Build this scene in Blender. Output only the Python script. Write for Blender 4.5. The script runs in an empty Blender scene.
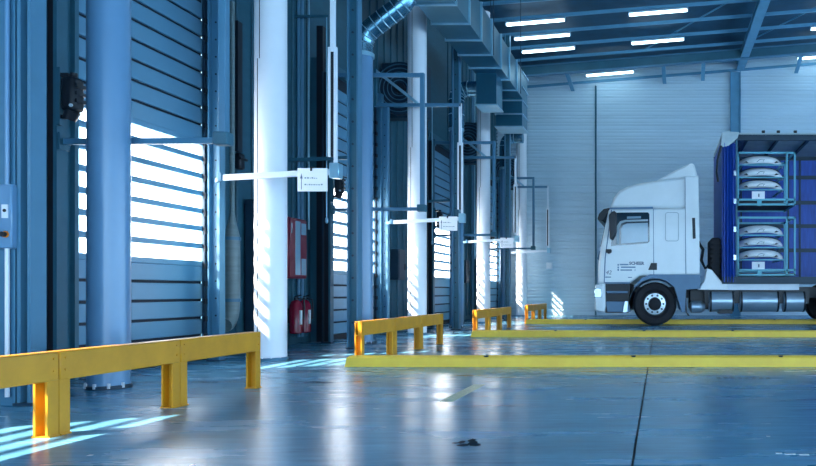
import bpy, bmesh, math, random
from mathutils import Vector, Matrix
random.seed(7)
S = bpy.context.scene
C = S.collection
R = math.radians

# ------------------------------------------------------------------ camera, sky, sun, exposure
CAM_H = 0.76
cd = bpy.data.cameras.new('camera'); cam = bpy.data.objects.new('camera', cd); C.objects.link(cam)
cam.location = (0, 0, CAM_H); cam.rotation_euler = (R(90), 0, 0)
cd.sensor_width = 36; cd.lens = 36 * 690 / 816
cd.shift_x = -(660 - 408) / 816; cd.shift_y = (292 - 233) / 816
cd.clip_start = 0.05; cd.clip_end = 300
S.camera = cam

w = bpy.data.worlds.new('sky'); S.world = w; w.use_nodes = True
bg = w.node_tree.nodes['Background']
bg.inputs[0].default_value = (0.45, 0.72, 1.0, 1); bg.inputs[1].default_value = 3.5

sd = bpy.data.lights.new('sun', 'SUN'); sun = bpy.data.objects.new('sun', sd); C.objects.link(sun)
sd.energy = 42.0; sd.angle = R(0.9); sd.color = (1.0, 0.86, 0.70)
sun.rotation_euler = Vector((1, 0.55, -1)).to_track_quat('-Z', 'Y').to_euler()
sun.location = (-12, 4, 12)

S.view_settings.view_transform = 'Standard'
S.view_settings.look = 'None'
S.view_settings.gamma = 1
S.view_settings.use_curve_mapping = False
S.view_settings.exposure = 0.96

# ------------------------------------------------------------------ materials
MATS = {}
def mat(name, col, rough=0.5, metal=0.0, var=0.12, scale=3.0, bump=0.0, stretch=(1, 1, 1), spec=0.5, rvar=0.0, coat=0.0):
    m = bpy.data.materials.new(name); m.use_nodes = True
    nt = m.node_tree; b = nt.nodes['Principled BSDF']
    b.inputs['Roughness'].default_value = rough; b.inputs['Metallic'].default_value = metal
    b.inputs['Specular IOR Level'].default_value = spec
    b.inputs['Coat Weight'].default_value = coat
    tc = nt.nodes.new('ShaderNodeTexCoord'); mp = nt.nodes.new('ShaderNodeMapping')
    mp.inputs['Scale'].default_value = stretch
    nz = nt.nodes.new('ShaderNodeTexNoise'); nz.inputs['Scale'].default_value = scale; nz.inputs['Detail'].default_value = 5
    nz.inputs['Roughness'].default_value = 0.6
    nt.links.new(tc.outputs['Object'], mp.inputs[0]); nt.links.new(mp.outputs[0], nz.inputs['Vector'])
    cr = nt.nodes.new('ShaderNodeValToRGB')
    cr.color_ramp.elements[0].position = 0.3; cr.color_ramp.elements[1].position = 0.7
    cr.color_ramp.elements[0].color = tuple(c * (1 - var) for c in col) + (1,)
    cr.color_ramp.elements[1].color = tuple(min(1, c * (1 + var)) for c in col) + (1,)
    nt.links.new(nz.outputs['Fac'], cr.inputs[0]); nt.links.new(cr.outputs[0], b.inputs['Base Color'])
    if rvar:
        mr = nt.nodes.new('ShaderNodeMapRange')
        mr.inputs[1].default_value = 0.3; mr.inputs[2].default_value = 0.7
        mr.inputs[3].default_value = rough - rvar; mr.inputs[4].default_value = rough + rvar
        nt.links.new(nz.outputs['Fac'], mr.inputs[0]); nt.links.new(mr.outputs[0], b.inputs['Roughness'])
    if bump:
        bp = nt.nodes.new('ShaderNodeBump'); bp.inputs['Strength'].default_value = bump; bp.inputs['Distance'].default_value = 0.02
        nt.links.new(nz.outputs['Fac'], bp.inputs['Height']); nt.links.new(bp.outputs[0], b.inputs['Normal'])
    MATS[name] = m
    return m

def emis(name, col, strength):
    m = bpy.data.materials.new(name); m.use_nodes = True
    nt = m.node_tree; nt.nodes.remove(nt.nodes['Principled BSDF'])
    e = nt.nodes.new('ShaderNodeEmission'); e.inputs[0].default_value = col + (1,); e.inputs[1].default_value = strength
    nt.links.new(e.outputs[0], nt.nodes['Material Output'].inputs[0]); MATS[name] = m
    return m

def frosted(name, clear, col):
    m = bpy.data.materials.new(name); m.use_nodes = True
    nt = m.node_tree; nt.nodes.remove(nt.nodes['Principled BSDF'])
    t = nt.nodes.new('ShaderNodeBsdfTransparent'); tr = nt.nodes.new('ShaderNodeBsdfTranslucent')
    tr.inputs[0].default_value = col + (1,)
    mx = nt.nodes.new('ShaderNodeMixShader'); mx.inputs[0].default_value = 1 - clear
    nt.links.new(t.outputs[0], mx.inputs[1]); nt.links.new(tr.outputs[0], mx.inputs[2])
    nt.links.new(mx.outputs[0], nt.nodes['Material Output'].inputs[0]); MATS[name] = m
    return m

mat('concrete', (0.085, 0.27, 0.42), 0.25, var=0.22, scale=1.4, stretch=(0.45, 1.8, 1), rvar=0.06, spec=0.6)
def add_streaks(m):
    # fine trowel and wear streaks over the broad mottling, in colour and gloss
    nt = m.node_tree; b = nt.nodes['Principled BSDF']
    tc = nt.nodes.new('ShaderNodeTexCoord'); mp = nt.nodes.new('ShaderNodeMapping'); mp.inputs['Scale'].default_value = (1.2, 9.0, 1)
    nz = nt.nodes.new('ShaderNodeTexNoise'); nz.inputs['Scale'].default_value = 2.2; nz.inputs['Detail'].default_value = 7; nz.inputs['Roughness'].default_value = 0.7
    nt.links.new(tc.outputs['Object'], mp.inputs[0]); nt.links.new(mp.outputs[0], nz.inputs['Vector'])
    mr = nt.nodes.new('ShaderNodeMapRange'); mr.inputs[1].default_value = 0.3; mr.inputs[2].default_value = 0.7; mr.inputs[3].default_value = 0.72; mr.inputs[4].default_value = 1.35
    nt.links.new(nz.outputs['Fac'], mr.inputs[0])
    old = b.inputs['Base Color'].links[0].from_socket
    vm = nt.nodes.new('ShaderNodeVectorMath'); vm.operation = 'SCALE'
    nt.links.new(old, vm.inputs[0]); nt.links.new(mr.outputs[0], vm.inputs['Scale']); nt.links.new(vm.outputs[0], b.inputs['Base Color'])
    bp = nt.nodes.new('ShaderNodeBump'); bp.inputs['Strength'].default_value = 0.05; bp.inputs['Distance'].default_value = 0.01
    nt.links.new(nz.outputs['Fac'], bp.inputs['Height']); nt.links.new(bp.outputs[0], b.inputs['Normal'])
add_streaks(MATS['concrete'])
mat('joint_dark', (0.012, 0.02, 0.03), 0.8)
mat('yellow', (0.66, 0.285, 0.008), 0.42, var=0.10, scale=6)
mat('kerb_yellow', (1.0, 0.63, 0.07), 0.5, var=0.10, scale=5)
mat('paint_mark', (0.60, 0.64, 0.46), 0.5, var=0.25, scale=30)
mat('scuff', (0.010, 0.03, 0.05), 0.95, spec=0.05, var=0.5, scale=30)
mat('chip', (0.7, 0.75, 0.78), 0.6, var=0.3, scale=30)
mat('column_white', (0.80, 0.84, 0.90), 0.38, var=0.04, scale=2)
mat('pipe_paint', (0.125, 0.28, 0.46), 0.28, var=0.06, scale=2, spec=0.7)
mat('steel_blue', (0.065, 0.20, 0.32), 0.45, var=0.08)
mat('steel_teal', (0.025, 0.12, 0.18), 0.5, var=0.12)
mat('steel_dark', (0.008, 0.035, 0.065), 0.5, var=0.15)
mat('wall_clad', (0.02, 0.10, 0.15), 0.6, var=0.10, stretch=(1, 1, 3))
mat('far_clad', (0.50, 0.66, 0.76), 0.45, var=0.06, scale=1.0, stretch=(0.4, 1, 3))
mat('door_slat', (0.10, 0.265, 0.40), 0.42, var=0.06, scale=2.0)
mat('groove', (0.008, 0.018, 0.035), 0.7)
mat('black', (0.006, 0.010, 0.018), 0.45, var=0.2)
mat('rubber', (0.008, 0.010, 0.016), 0.75, var=0.3, scale=12)
mat('galv', (0.05, 0.20, 0.30), 0.30, metal=0.85, var=0.12, scale=1.5)
mat('elbow_metal', (0.18, 0.38, 0.50), 0.26, metal=0.95, var=0.10, scale=1.5)
mat('galv_light', (0.32, 0.58, 0.72), 0.30, metal=0.6, var=0.10)
mat('arm_white', (0.72, 0.80, 0.88), 0.35, var=0.04)
mat('sign_white', (0.86, 0.88, 0.92), 0.5, var=0.02)
mat('ink', (0.12, 0.16, 0.24), 0.6)
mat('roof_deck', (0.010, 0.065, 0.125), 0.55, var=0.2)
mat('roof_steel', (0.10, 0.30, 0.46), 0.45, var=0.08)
mat('red', (0.16, 0.006, 0.03), 0.35, var=0.12)
mat('red_glossy', (0.24, 0.006, 0.03), 0.22, var=0.1)
mat('hose_grey', (0.16, 0.24, 0.26), 0.4, var=0.15, stretch=(1, 1, 8))
mat('truck_white', (0.76, 0.83, 0.86), 0.30, var=0.03, coat=0.3)
mat('truck_grey', (0.10, 0.21, 0.34), 0.42, var=0.08)
mat('chrome', (0.55, 0.66, 0.74), 0.25, metal=0.7, var=0.08)
mat('tank', (0.36, 0.48, 0.58), 0.30, metal=0.6, var=0.10)
mat('tarp_blue', (0.008, 0.07, 0.40), 0.45, var=0.25, scale=5, stretch=(3, 3, 0.4))
mat('tarp_grey', (0.42, 0.52, 0.56), 0.6, var=0.15)
mat('rack_cyan', (0.10, 0.40, 0.52), 0.4, var=0.08)
mat('bumper_white', (0.93, 0.95, 0.97), 0.25, var=0.02)
mat('wood_dark', (0.06, 0.055, 0.05), 0.7, var=0.3)
mat('seam_grey', (0.32, 0.42, 0.48), 0.5)
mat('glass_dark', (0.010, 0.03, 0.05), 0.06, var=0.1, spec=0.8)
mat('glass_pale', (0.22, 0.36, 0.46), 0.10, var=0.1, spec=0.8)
mat('lamp_housing', (0.35, 0.50, 0.62), 0.4)
mat('orange', (0.75, 0.22, 0.02), 0.4)
emis('tube_light', (0.60, 0.88, 1.0), 5.5)
frosted('pane', 0.62, (0.95, 0.97, 1.0))
M = MATS

# ------------------------------------------------------------------ mesh helpers
class MB:
    def __init__(s): s.v = []; s.f = []
    def add(s, vs, fs):
        o = len(s.v); s.v += [tuple(v) for v in vs]; s.f += [tuple(i + o for i in f) for f in fs]; return s
    def box(s, x0, x1, y0, y1, z0, z1):
        vs = [(x, y, z) for x in (x0, x1) for y in (y0, y1) for z in (z0, z1)]
        return s.add(vs, [(0, 1, 3, 2), (4, 6, 7, 5), (0, 4, 5, 1), (2, 3, 7, 6), (0, 2, 6, 4), (1, 5, 7, 3)])
    def cyl(s, p0, p1, r0, r1=None, n=20, cap=True):
        return s.tube([p0, p1], [r0, r0 if r1 is None else r1], n, cap)
    def tube(s, path, r, n=12, cap=True):
        P = [Vector(p) for p in path]
        rs = r if isinstance(r, (list, tuple)) else [r] * len(P)
        d0 = (P[1] - P[0]).normalized()
        up = Vector((0, 0, 1)) if abs(d0.z) < 0.9 else Vector((1, 0, 0))
        a = d0.cross(up).normalized(); vs = []
        for i, p in enumerate(P):
            if i == 0: t = d0
            elif i == len(P) - 1: t = (P[i] - P[i-1]).normalized()
            else: t = ((P[i] - P[i-1]).normalized() + (P[i+1] - P[i]).normalized()).normalized()
            a = (a - t * a.dot(t)).normalized(); b = t.cross(a)
            for k in range(n):
                th = 2 * math.pi * k / n
                vs.append(p + (a * math.cos(th) + b * math.sin(th)) * rs[i])
        fs = []
        for i in range(len(P) - 1):
            for k in range(n):
                k2 = (k + 1) % n
                fs.append((i*n+k, i*n+k2, (i+1)*n+k2, (i+1)*n+k))
        if cap: fs += [tuple(range(n)), tuple(range((len(P)-1)*n, len(P)*n))]
        return s.add(vs, fs)
    def lathe_y(s, cx, cz, prof, n=28):
        # prof: list of (radius, y), revolved about the y axis through (cx, cz)
        vs = []
        for r, y in prof:
            for k in range(n):
                t = 2 * math.pi * k / n; vs.append((cx + r * math.cos(t), y, cz + r * math.sin(t)))
        fs = []
        m = len(prof)
        for i in range(m - 1):
            for k in range(n):
                k2 = (k + 1) % n; fs.append((i*n+k, i*n+k2, (i+1)*n+k2, (i+1)*n+k))
        fs += [tuple(range(n)), tuple(range((m-1)*n, m*n))]
        return s.add(vs, fs)
    def lathe_z(s, cx, cy, prof, n=28):
        vs = []
        for r, z in prof:
            for k in range(n):
                t = 2 * math.pi * k / n; vs.append((cx + r * math.cos(t), cy + r * math.sin(t), z))
        fs = []; m = len(prof)
        for i in range(m - 1):
            for k in range(n):
                k2 = (k + 1) % n; fs.append((i*n+k, i*n+k2, (i+1)*n+k2, (i+1)*n+k))
        fs += [tuple(range(n)), tuple(range((m-1)*n, m*n))]
        return s.add(vs, fs)
    def prism(s, poly, y0, y1):
        # polygon in (x, z), extruded along y
        n = len(poly)
        vs = [(x, y0, z) for x, z in poly] + [(x, y1, z) for x, z in poly]
        fs = [tuple(range(n)), tuple(range(n, 2*n))] + [(i, (i+1) % n, n+(i+1) % n, n+i) for i in range(n)]
        return s.add(vs, fs)
    def prism_x(s, poly, x0, x1):
        n = len(poly)
        vs = [(x0, y, z) for y, z in poly] + [(x1, y, z) for y, z in poly]
        fs = [tuple(range(n)), tuple(range(n, 2*n))] + [(i, (i+1) % n, n+(i+1) % n, n+i) for i in range(n)]
        return s.add(vs, fs)
    def ring(s, c, axis, R0, r, n=32, m=6):
        c = Vector(c); ax = Vector(axis).normalized()
        a = ax.orthogonal().normalized(); b = ax.cross(a); vs = []; fs = []
        for i in range(n):
            t = 2 * math.pi * i / n; d = a * math.cos(t) + b * math.sin(t)
            for k in range(m):
                u = 2 * math.pi * k / m
                vs.append(c + d * (R0 + r * math.cos(u)) + ax * (r * math.sin(u)))
        for i in range(n):
            for k in range(m):
                fs.append((i*m+k, i*m+(k+1) % m, ((i+1) % n)*m+(k+1) % m, ((i+1) % n)*m+k))
        return s.add(vs, fs)
    def bar(s, p0, p1, wx, wz):
        # rectangular bar between two points
        p0 = Vector(p0); p1 = Vector(p1); d = (p1 - p0).normalized()
        up = Vector((0, 0, 1)) if abs(d.z) < 0.95 else Vector((0, 1, 0))
        a = d.cross(up).normalized(); b = a.cross(d).normalized()
        vs = [p + a * i * wx / 2 + b * j * wz / 2 for p in (p0, p1) for i, j in ((-1, -1), (1, -1), (1, 1), (-1, 1))]
        return s.add(vs, [(0, 1, 2, 3), (4, 5, 6, 7), (0, 1, 5, 4), (1, 2, 6, 5), (2, 3, 7, 6), (3, 0, 4, 7)])
    def build(s, name, m, parent=None, bevel=0.0, smooth=True, segs=1):
        me = bpy.data.meshes.new(name); me.from_pydata(s.v, [], s.f)
        bm = bmesh.new(); bm.from_mesh(me); bmesh.ops.recalc_face_normals(bm, faces=bm.faces); bm.to_mesh(me); bm.free()
        me.materials.append(M[m] if isinstance(m, str) else m)
        if smooth:
            me.polygons.foreach_set('use_smooth', [True] * len(me.polygons)); me.set_sharp_from_angle(angle=R(35))
        o = bpy.data.objects.new(name, me); C.objects.link(o)
        if parent is not None: o.parent = parent
        if bevel:
            b = o.modifiers.new('bevel', 'BEVEL'); b.width = bevel; b.segments = segs; b.limit_method = 'ANGLE'; b.angle_limit = R(40)
        return o

def tag(o, label, cat=None, group=None, kind=None):
    o['label'] = label
    if cat: o['category'] = cat
    if group: o['group'] = group
    if kind: o['kind'] = kind
    return o
def empty(name, loc, label=None, cat=None, group=None, kind=None):
    o = bpy.data.objects.new(name, None); C.objects.link(o); o.location = loc; o.empty_display_size = 0.1
    if label: tag(o, label, cat, group, kind)
    return o
def copy_tree(o, parent=None):
    c = o.copy(); C.objects.link(c)
    c.parent = parent
    for ch in list(o.children): copy_tree(ch, c)
    return c
def text(name, body, size, m, parent, loc, rot=(R(90), 0, 0), bold=0.0, shear=0.0):
    cu = bpy.data.curves.new(name, 'FONT'); cu.body = body; cu.size = size; cu.extrude = 0.001; cu.offset = bold; cu.shear = shear
    cu.resolution_u = 2
    t = bpy.data.objects.new(name, cu); C.objects.link(t)
    me = bpy.data.meshes.new_from_object(t); bpy.data.objects.remove(t); bpy.data.curves.remove(cu)
    me.materials.append(M[m]); o = bpy.data.objects.new(name, me); C.objects.link(o)
    o.parent = parent; o.location = loc; o.rotation_euler = rot
    return o

BAY = 4.66
ORD = ['nearest', 'second', 'third', 'fourth']
WALL_X = -5.35          # face of the cladding between the doors
DOOR_X = -5.15
END_Y = 22.6            # far wall
ROOF = lambda x: 0.76 + 7.25 + 0.08 * (x + 4)
BACK_Y = -7.0
RIGHT_X = 14.0

# ------------------------------------------------------------------ floor
fl = tag(MB().box(WALL_X - 0.2, RIGHT_X, BACK_Y, END_Y + 0.2, -0.12, -0.012).build('floor', 'joint_dark', smooth=False),
         'blue-grey polished concrete hall floor with a dark joint line', 'floor', kind='structure')
JX = -0.122
for x0, x1, y0, y1 in ((WALL_X - 0.2, JX - 0.006, BACK_Y, 5.455), (JX + 0.006, RIGHT_X, BACK_Y, 5.455),
                       (WALL_X - 0.2, JX - 0.006, 5.459, END_Y + 0.2), (JX + 0.006, RIGHT_X, 5.459, END_Y + 0.2)):
    MB().box(x0, x1, y0, y1, -0.012, 0.0).build('slab', 'concrete', fl, smooth=False)
tag(MB().box(-1.53, -1.435, 4.78, 5.66, 0, 0.0015).build('floor_mark', 'paint_mark', fl, smooth=False), 'short faded yellow painted floor dash')
# oval dark patch, row of dark tyre nibs, pale chips
for (cx, cy, a, b) in ((-0.915, 3.49, 0.022, 0.035), (-0.875, 3.53, 0.018, 0.045), (-0.885, 3.42, 0.03, 0.03), (-0.855, 3.47, 0.024, 0.05), (-0.825, 3.43, 0.03, 0.035), (-0.94, 3.47, 0.016, 0.02)):
    m_ = MB(); n = 10; cx -= 0.09
    ring_ = [(cx + a * math.cos(6.283 * k / n) * random.uniform(.7, 1.2), cy + b * math.sin(6.283 * k / n) * random.uniform(.7, 1.2)) for k in range(n)]
    m_.add([(x, y, 0.001) for x, y in ring_], [tuple(range(n))]); m_.build('scuff_mark', 'scuff', fl)
for k in range(8):
    x = 0.50 + k * 0.062
    MB().box(x, x + 0.035, 6.06, 6.12, 0, 0.0015).build('scuff_mark', 'scuff', fl, smooth=False)
for (x, y, l) in ((0.545, 3.24, 0.03), (0.585, 3.225, 0.05), (0.65, 3.21, 0.045), (0.56, 3.62, 0.02), (-2.06, 3.02, 0.018), (-2.66, 3.2, 0.02)):
    MB().box(x, x + l, y, y + 0.018, 0, 0.0015).build('chip_mark', 'chip', fl, smooth=False)

# ------------------------------------------------------------------ far wall: fine horizontal ribs
def ribbed_wall(name, x0, x1, y, z1, pitch, depth, m, label, slope=0.0):
    b = MB(); vs = []; prof = []
    n = int(z1 / pitch)
    for i in range(n):
        z = i * pitch
        prof += [(z, 0), (z + pitch * 0.62, 0), (z + pitch * 0.72, depth), (z + pitch * 0.9, depth)]
    prof.append((n * pitch, 0))
    for x in (x0, x1):
        for z, d in prof: vs.append((x, y + d, z))
    k = len(prof)
    b.add(vs, [(i, i + 1, k + i + 1, k + i) for i in range(k - 1)])
    b.box(x0, x1, y + depth + 0.01, y + 0.2, 0, z1)
    return tag(b.build(name, m, smooth=False), label, 'wall', kind='structure')
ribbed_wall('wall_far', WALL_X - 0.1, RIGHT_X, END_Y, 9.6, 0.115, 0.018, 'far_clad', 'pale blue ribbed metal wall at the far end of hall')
def slope_beam(name, m, x0, x1, y0, y1, d0, d1, parent=None, bev=0):
    # beam along x that follows the roof pitch; d = height above camera at x = -4
    z = lambda x, d: CAM_H + d + 0.08 * (x + 4)
    return MB().prism([(x0, z(x0, d0)), (x1, z(x1, d0)), (x1, z(x1, d1)), (x0, z(x0, d1))], y0, y1).build(name, m, parent, bevel=bev, smooth=False)
tag(slope_beam('trim_1', 'roof_steel', WALL_X, RIGHT_X, END_Y - 0.05, END_Y, 6.70, 6.78), 'thin edge trim along top of the far wall', 'trim', kind='structure')

# ------------------------------------------------------------------ roof
rf = empty('ceiling', (0, 0, 0), 'dark blue pitched steel roof deck with pale purlins', 'ceiling', kind='structure')
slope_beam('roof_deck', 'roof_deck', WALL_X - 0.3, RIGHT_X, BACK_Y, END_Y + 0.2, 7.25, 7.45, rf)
yy = 22.0
purlin_y = []
while yy > BACK_Y:
    purlin_y.append(yy)
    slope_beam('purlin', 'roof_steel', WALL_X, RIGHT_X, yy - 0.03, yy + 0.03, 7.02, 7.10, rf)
    yy -= 1.03
for X in (2.62, 9.6, -4.9):
    z0 = CAM_H + 6.72 + 0.08 * (X + 4)
    b = MB().box(X - 0.13, X + 0.13, BACK_Y, END_Y - 0.06, z0, z0 + 0.02).box(X - 0.015, X + 0.015, BACK_Y, END_Y - 0.06, z0 + 0.02, z0 + 0.2).box(X - 0.13, X + 0.13, BACK_Y, END_Y - 0.06, z0 + 0.2, z0 + 0.22)
    b.build('rafter', 'roof_steel', rf, smooth=False)
# girder in front of the far wall
slope_beam('girder', 'steel_teal', WALL_X, RIGHT_X, 21.36, 21.38, 6.70, 6.99, rf)
slope_beam('girder_flange', 'steel_blue', WALL_X, RIGHT_X, 21.28, 21.46, 6.68, 6.71, rf)
slope_beam('girder_flange', 'steel_blue', WALL_X, RIGHT_X, 21.28, 21.46, 6.98, 7.0, rf)
for X in (-2.9, 0.1, 1.35, 4.4):
    z = CAM_H + 6.72 + 0.08 * (X + 4)
    MB().bar((X, 21.4, z + 0.02), (X + 0.05, END_Y - 0.03, z - 0.22), 0.12, 0.05).build('knee_brace', 'roof_steel', rf, smooth=False)
for (a, b_) in (((-0.6, 21.3), (2.6, 17.0)), ((2.6, 21.3), (5.6, 17.0))):
    za = CAM_H + 7.14 + 0.08 * (a[0] + 4); zb = CAM_H + 7.14 + 0.08 * (b_[0] + 4)
    MB().cyl((a[0], a[1], za), (b_[0], b_[1], zb), 0.022, n=8).build('tie_rod', 'roof_steel', rf)
# wall fittings on the far wall
X = 2.46
tag(MB().box(X - 0.17, X + 0.17, END_Y - 0.06, END_Y - 0.04, 0, 7.95).box(X - 0.17, X - 0.15, END_Y - 0.14, END_Y - 0.06, 0, 7.95).box(X + 0.15, X + 0.17, END_Y - 0.14, END_Y - 0.06, 0, 7.95)
    .build('trim_2', 'roof_steel', smooth=False), 'pale steel column standing against the far wall behind the truck', 'column', kind='structure')
tag(MB().cyl((-2.1, END_Y - 0.035, 0), (-2.1, END_Y - 0.035, 7.5), 0.032, n=10).build('conduit', 'steel_teal'), 'thin dark vertical pipe running up the far wall', 'pipe')
tb = empty('junction_box', (-3.62, END_Y, 1.62), 'small pale junction box mounted low on the far wall', 'box')
MB().box(-0.1, 0.1, -0.09, 0, -0.11, 0.11).build('body', 'arm_white', tb, bevel=0.01)
MB().box(-0.08, 0.08, -0.1, -0.09, -0.09, 0.09).build('lid', 'sign_white', tb, bevel=0.004)

# unseen hall walls; lower openings added to let sky light in
tag(MB().box(WALL_X - 0.2, RIGHT_X, BACK_Y - 0.2, BACK_Y, 4.4, 9.6).build('wall_back', 'roof_deck', smooth=False), 'unseen metal wall behind the camera, left open below for sky light', 'wall', kind='structure')

tag(MB().box(RIGHT_X, RIGHT_X + 0.2, BACK_Y, END_Y, 4.2, 10.0).build('wall_right', 'roof_deck', smooth=False), 'unseen metal wall on the right, left open below for sky light', 'wall', kind='structure')

# ------------------------------------------------------------------ left wall with doors
DY0, DY1 = 6.02, 7.79
DOOR_TOP = 4.2
wl = empty('wall_left', (0, 0, 0), 'teal metal clad wall between the loading doors', 'wall', kind='structure')
edges = [BACK_Y]
for k in range(-1, 4): edges += [DY0 - 0.12 + BAY * k, DY1 + 0.12 + BAY * k]
edges.append(END_Y + 0.2)
for i in range(0, len(edges), 2):
    y0, y1 = edges[i], edges[i + 1]
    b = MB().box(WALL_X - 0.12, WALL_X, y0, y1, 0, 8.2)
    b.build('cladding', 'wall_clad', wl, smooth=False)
    # vertical cladding ribs
    n = max(1, int((y1 - y0) / 0.30))
    if y1 > 4:
        for j in range(n):
            yj = y0 + (j + 0.5) * (y1 - y0) / n
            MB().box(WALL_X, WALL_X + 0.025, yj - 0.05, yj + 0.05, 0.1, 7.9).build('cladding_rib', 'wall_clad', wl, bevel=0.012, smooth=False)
for k in range(-1, 4):
    y0, y1 = DY0 - 0.12 + BAY * k, DY1 + 0.12 + BAY * k
    MB().box(WALL_X - 0.12, WALL_X, y0, y1, DOOR_TOP + 0.1, 8.2).build('cladding', 'wall_clad', wl, smooth=False)

ROW = 0.197; Z0 = 0.065
proto = {}
def door(k):
    yb = BAY * k
    lab = ['sectional loading door with seven lit window strips, partly behind the nearest pipe',
           'sectional loading door with window strips behind the first hanging notice plate',
           'sectional loading door with window strips beside the third round white column',
           'farthest visible sectional loading door with narrow window strips']
    d = empty('door_%d' % (k + 1) if k >= 0 else 'door_5', (DOOR_X, yb, 0), lab[k] if k >= 0 else 'sectional loading door with window strips beside the camera', 'door', kind='structure')
    def part(key, fn, m, bevel=0.0, z=0.0, name=None):
        if key not in proto:
            b = MB(); fn(b); o = b.build(name or key, m, d, bevel=bevel, smooth=False); proto[key] = o.data; o.location.z = z
        else:
            o = bpy.data.objects.new(name or key, proto[key]); C.objects.link(o); o.parent = d; o.location.z = z
            if bevel:
                q = o.modifiers.new('bevel', 'BEVEL'); q.width = bevel; q.segments = 1
        return o
    nrow = int((DOOR_TOP - Z0) / ROW)
    for i in range(nrow):
        z = Z0 + i * ROW
        if 5 <= i <= 11:
            part('window_pane', lambda b: b.box(-0.022, -0.018, DY0 + 0.02, DY1 - 0.02, 0.058, ROW), 'pane', z=z)
            part('window_rail', lambda b: b.box(-0.03, 0.006, DY0, DY1, 0.0, 0.058), 'door_slat', 0.004, z=z)
        else:
            part('slat', lambda b: b.box(-0.03, 0.0, DY0, DY1, 0.028, ROW), 'door_slat', 0.006, z=z)
    part('top_rail', lambda b: b.box(-0.03, 0.006, DY0, DY1, 0.0, 0.058), 'door_slat', 0.004, z=Z0 + 12 * ROW - 0.023)
    # backing sheet behind the solid slats, seen dark in the grooves
    part('backing_sheet', lambda b: b.box(-0.05, -0.031, DY0, DY1, 0.0, Z0 + 5 * ROW).box(-0.05, -0.031, DY0, DY1, Z0 + 12 * ROW, DOOR_TOP + 0.1), 'groove')
    part('bottom_seal', lambda b: b.box(-0.03, 0.0, DY0, DY1, 0.0, Z0 + 0.02), 'rubber')
    # side stiles with roller hinges
    part('jamb', lambda b: b.box(-0.32, 0.03, DY0 - 0.12, DY0, 0, DOOR_TOP + 0.15), 'steel_teal')
    part('jamb_far', lambda b: b.box(-0.32, 0.12, DY1 + 0.01, DY1 + 0.12, 0, DOOR_TOP + 0.15), 'steel_blue', name='jamb')
    part('jamb_shade', lambda b: b.box(-0.06, 0.035, DY0 - 0.215, DY0 - 0.125, 0, 4.8), 'black')  # black strip painted in where the jamb lies in shadow
    part('guide_track', lambda b: b.box(0.006, 0.03, DY1 - 0.035, DY1 + 0.01, 0, DOOR_TOP + 0.1), 'steel_dark')
    part('near_track', lambda b: b.box(0.004, 0.07, DY0 - 0.03, DY0 + 0.012, 0, DOOR_TOP + 0.1), 'steel_teal', name='guide_track')
    part('header', lambda b: b.box(-0.2, 0.05, DY0 - 0.12, DY1 + 0.12, DOOR_TOP, DOOR_TOP + 0.14), 'steel_teal')
    for i in range(1, nrow, 1):
        part('roller_hinge', lambda b: b.box(0.03, 0.05, DY1 - 0.05, DY1 + 0.01, -0.03, 0.03), 'black', z=Z0 + i * ROW)
    return d
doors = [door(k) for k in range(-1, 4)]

# ------------------------------------------------------------------ guard rails (three bolted segments per bay)
def rail_segment():
    root = empty('guard_rail', (-3.22, 0, 0))
    L = 0.918
    b = MB().box(-0.008, 0.04, 0, L, 0.292, 0.445)
    b.build('beam', 'yellow', root, bevel=0.006)
    MB().box(-0.04, -0.008, 0.0, L, 0.292, 0.30).box(-0.04, -0.008, 0, L, 0.437, 0.445).build('beam_flange', 'yellow', root, smooth=False)
    for y in (0.0, L - 0.066):
        p = MB().box(-0.04, -0.028, y, y + 0.066, 0.008, 0.43).box(0.024, 0.036, y, y + 0.066, 0.008, 0.295).box(-0.028, 0.024, y + 0.05, y + 0.062, 0.008, 0.43)
        post = p.build('post', 'yellow', root, smooth=False)
        MB().box(-0.05, 0.045, y + 0.001, y + 0.067, 0, 0.008).build('foot_plate', 'yellow', post, smooth=False)
        for s_ in (-0.012, 0.02):
            MB().cyl((0.04, y + 0.033, 0.37 + s_ * 2), (0.046, y + 0.033, 0.37 + s_ * 2), 0.007, n=8).build('bolt', 'yellow', root)
    return root
RAIL_LAB = ['yellow steel guard rail section %s of the nearest rail', 'yellow steel guard rail section %s of rail behind the nearest kerb',
            'yellow steel guard rail section %s of rail behind the middle kerb', 'yellow steel guard rail section %s of rail ahead of the truck']
seg0 = rail_segment()
first = True
for k in range(4):
    for j, wj in enumerate(('closest to camera', 'in the middle', 'farthest back')):
        o = seg0 if first else copy_tree(seg0)
        first = False
        o.location = (-3.22, 2.735 + 4.63 * k + 0.923 * j, 0)
        o['label'] = RAIL_LAB[k] % wj; o['category'] = 'guard rail'; o['group'] = 'yellow guard rail sections'

# ------------------------------------------------------------------ yellow wheel kerbs
def kerb(yf, label, x0=-3.2, x1=10.0):
    r = empty('wheel_kerb', (x0, yf, 0), label, 'kerb', 'yellow kerbs between bays')
    prof = [(0, 0), (0.17, 0), (0.17, 0.055), (0.14, 0.108), (0.03, 0.108), (0, 0.09)]
    b = MB(); n = len(prof); Lk = x1 - x0
    vs = [(0.0, y, z) for y, z in prof] + [(Lk, y, z) for y, z in prof]
    vs[3] = (0.035, 0.14, 0.108); vs[4] = (0.035, 0.03, 0.108); vs[5] = (0.02, 0, 0.09)
    b.add(vs, [tuple(range(n)), tuple(range(n, 2*n))] + [(i, (i+1) % n, n+(i+1) % n, n+i) for i in range(n)])
    b.build('body', 'kerb_yellow', r, smooth=False)
    x = 1.43
    while x < Lk - 0.3:
        MB().cyl((x, 0.035, 0.098), (x, 0.035, 0.1115), 0.026, n=12).build('bolt', 'scuff', r)
        x += 1.5
    return r
kerb(7.0, 'long yellow floor kerb closest to the camera')
kerb(11.66, 'middle long yellow floor kerb in front of the truck')
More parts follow.
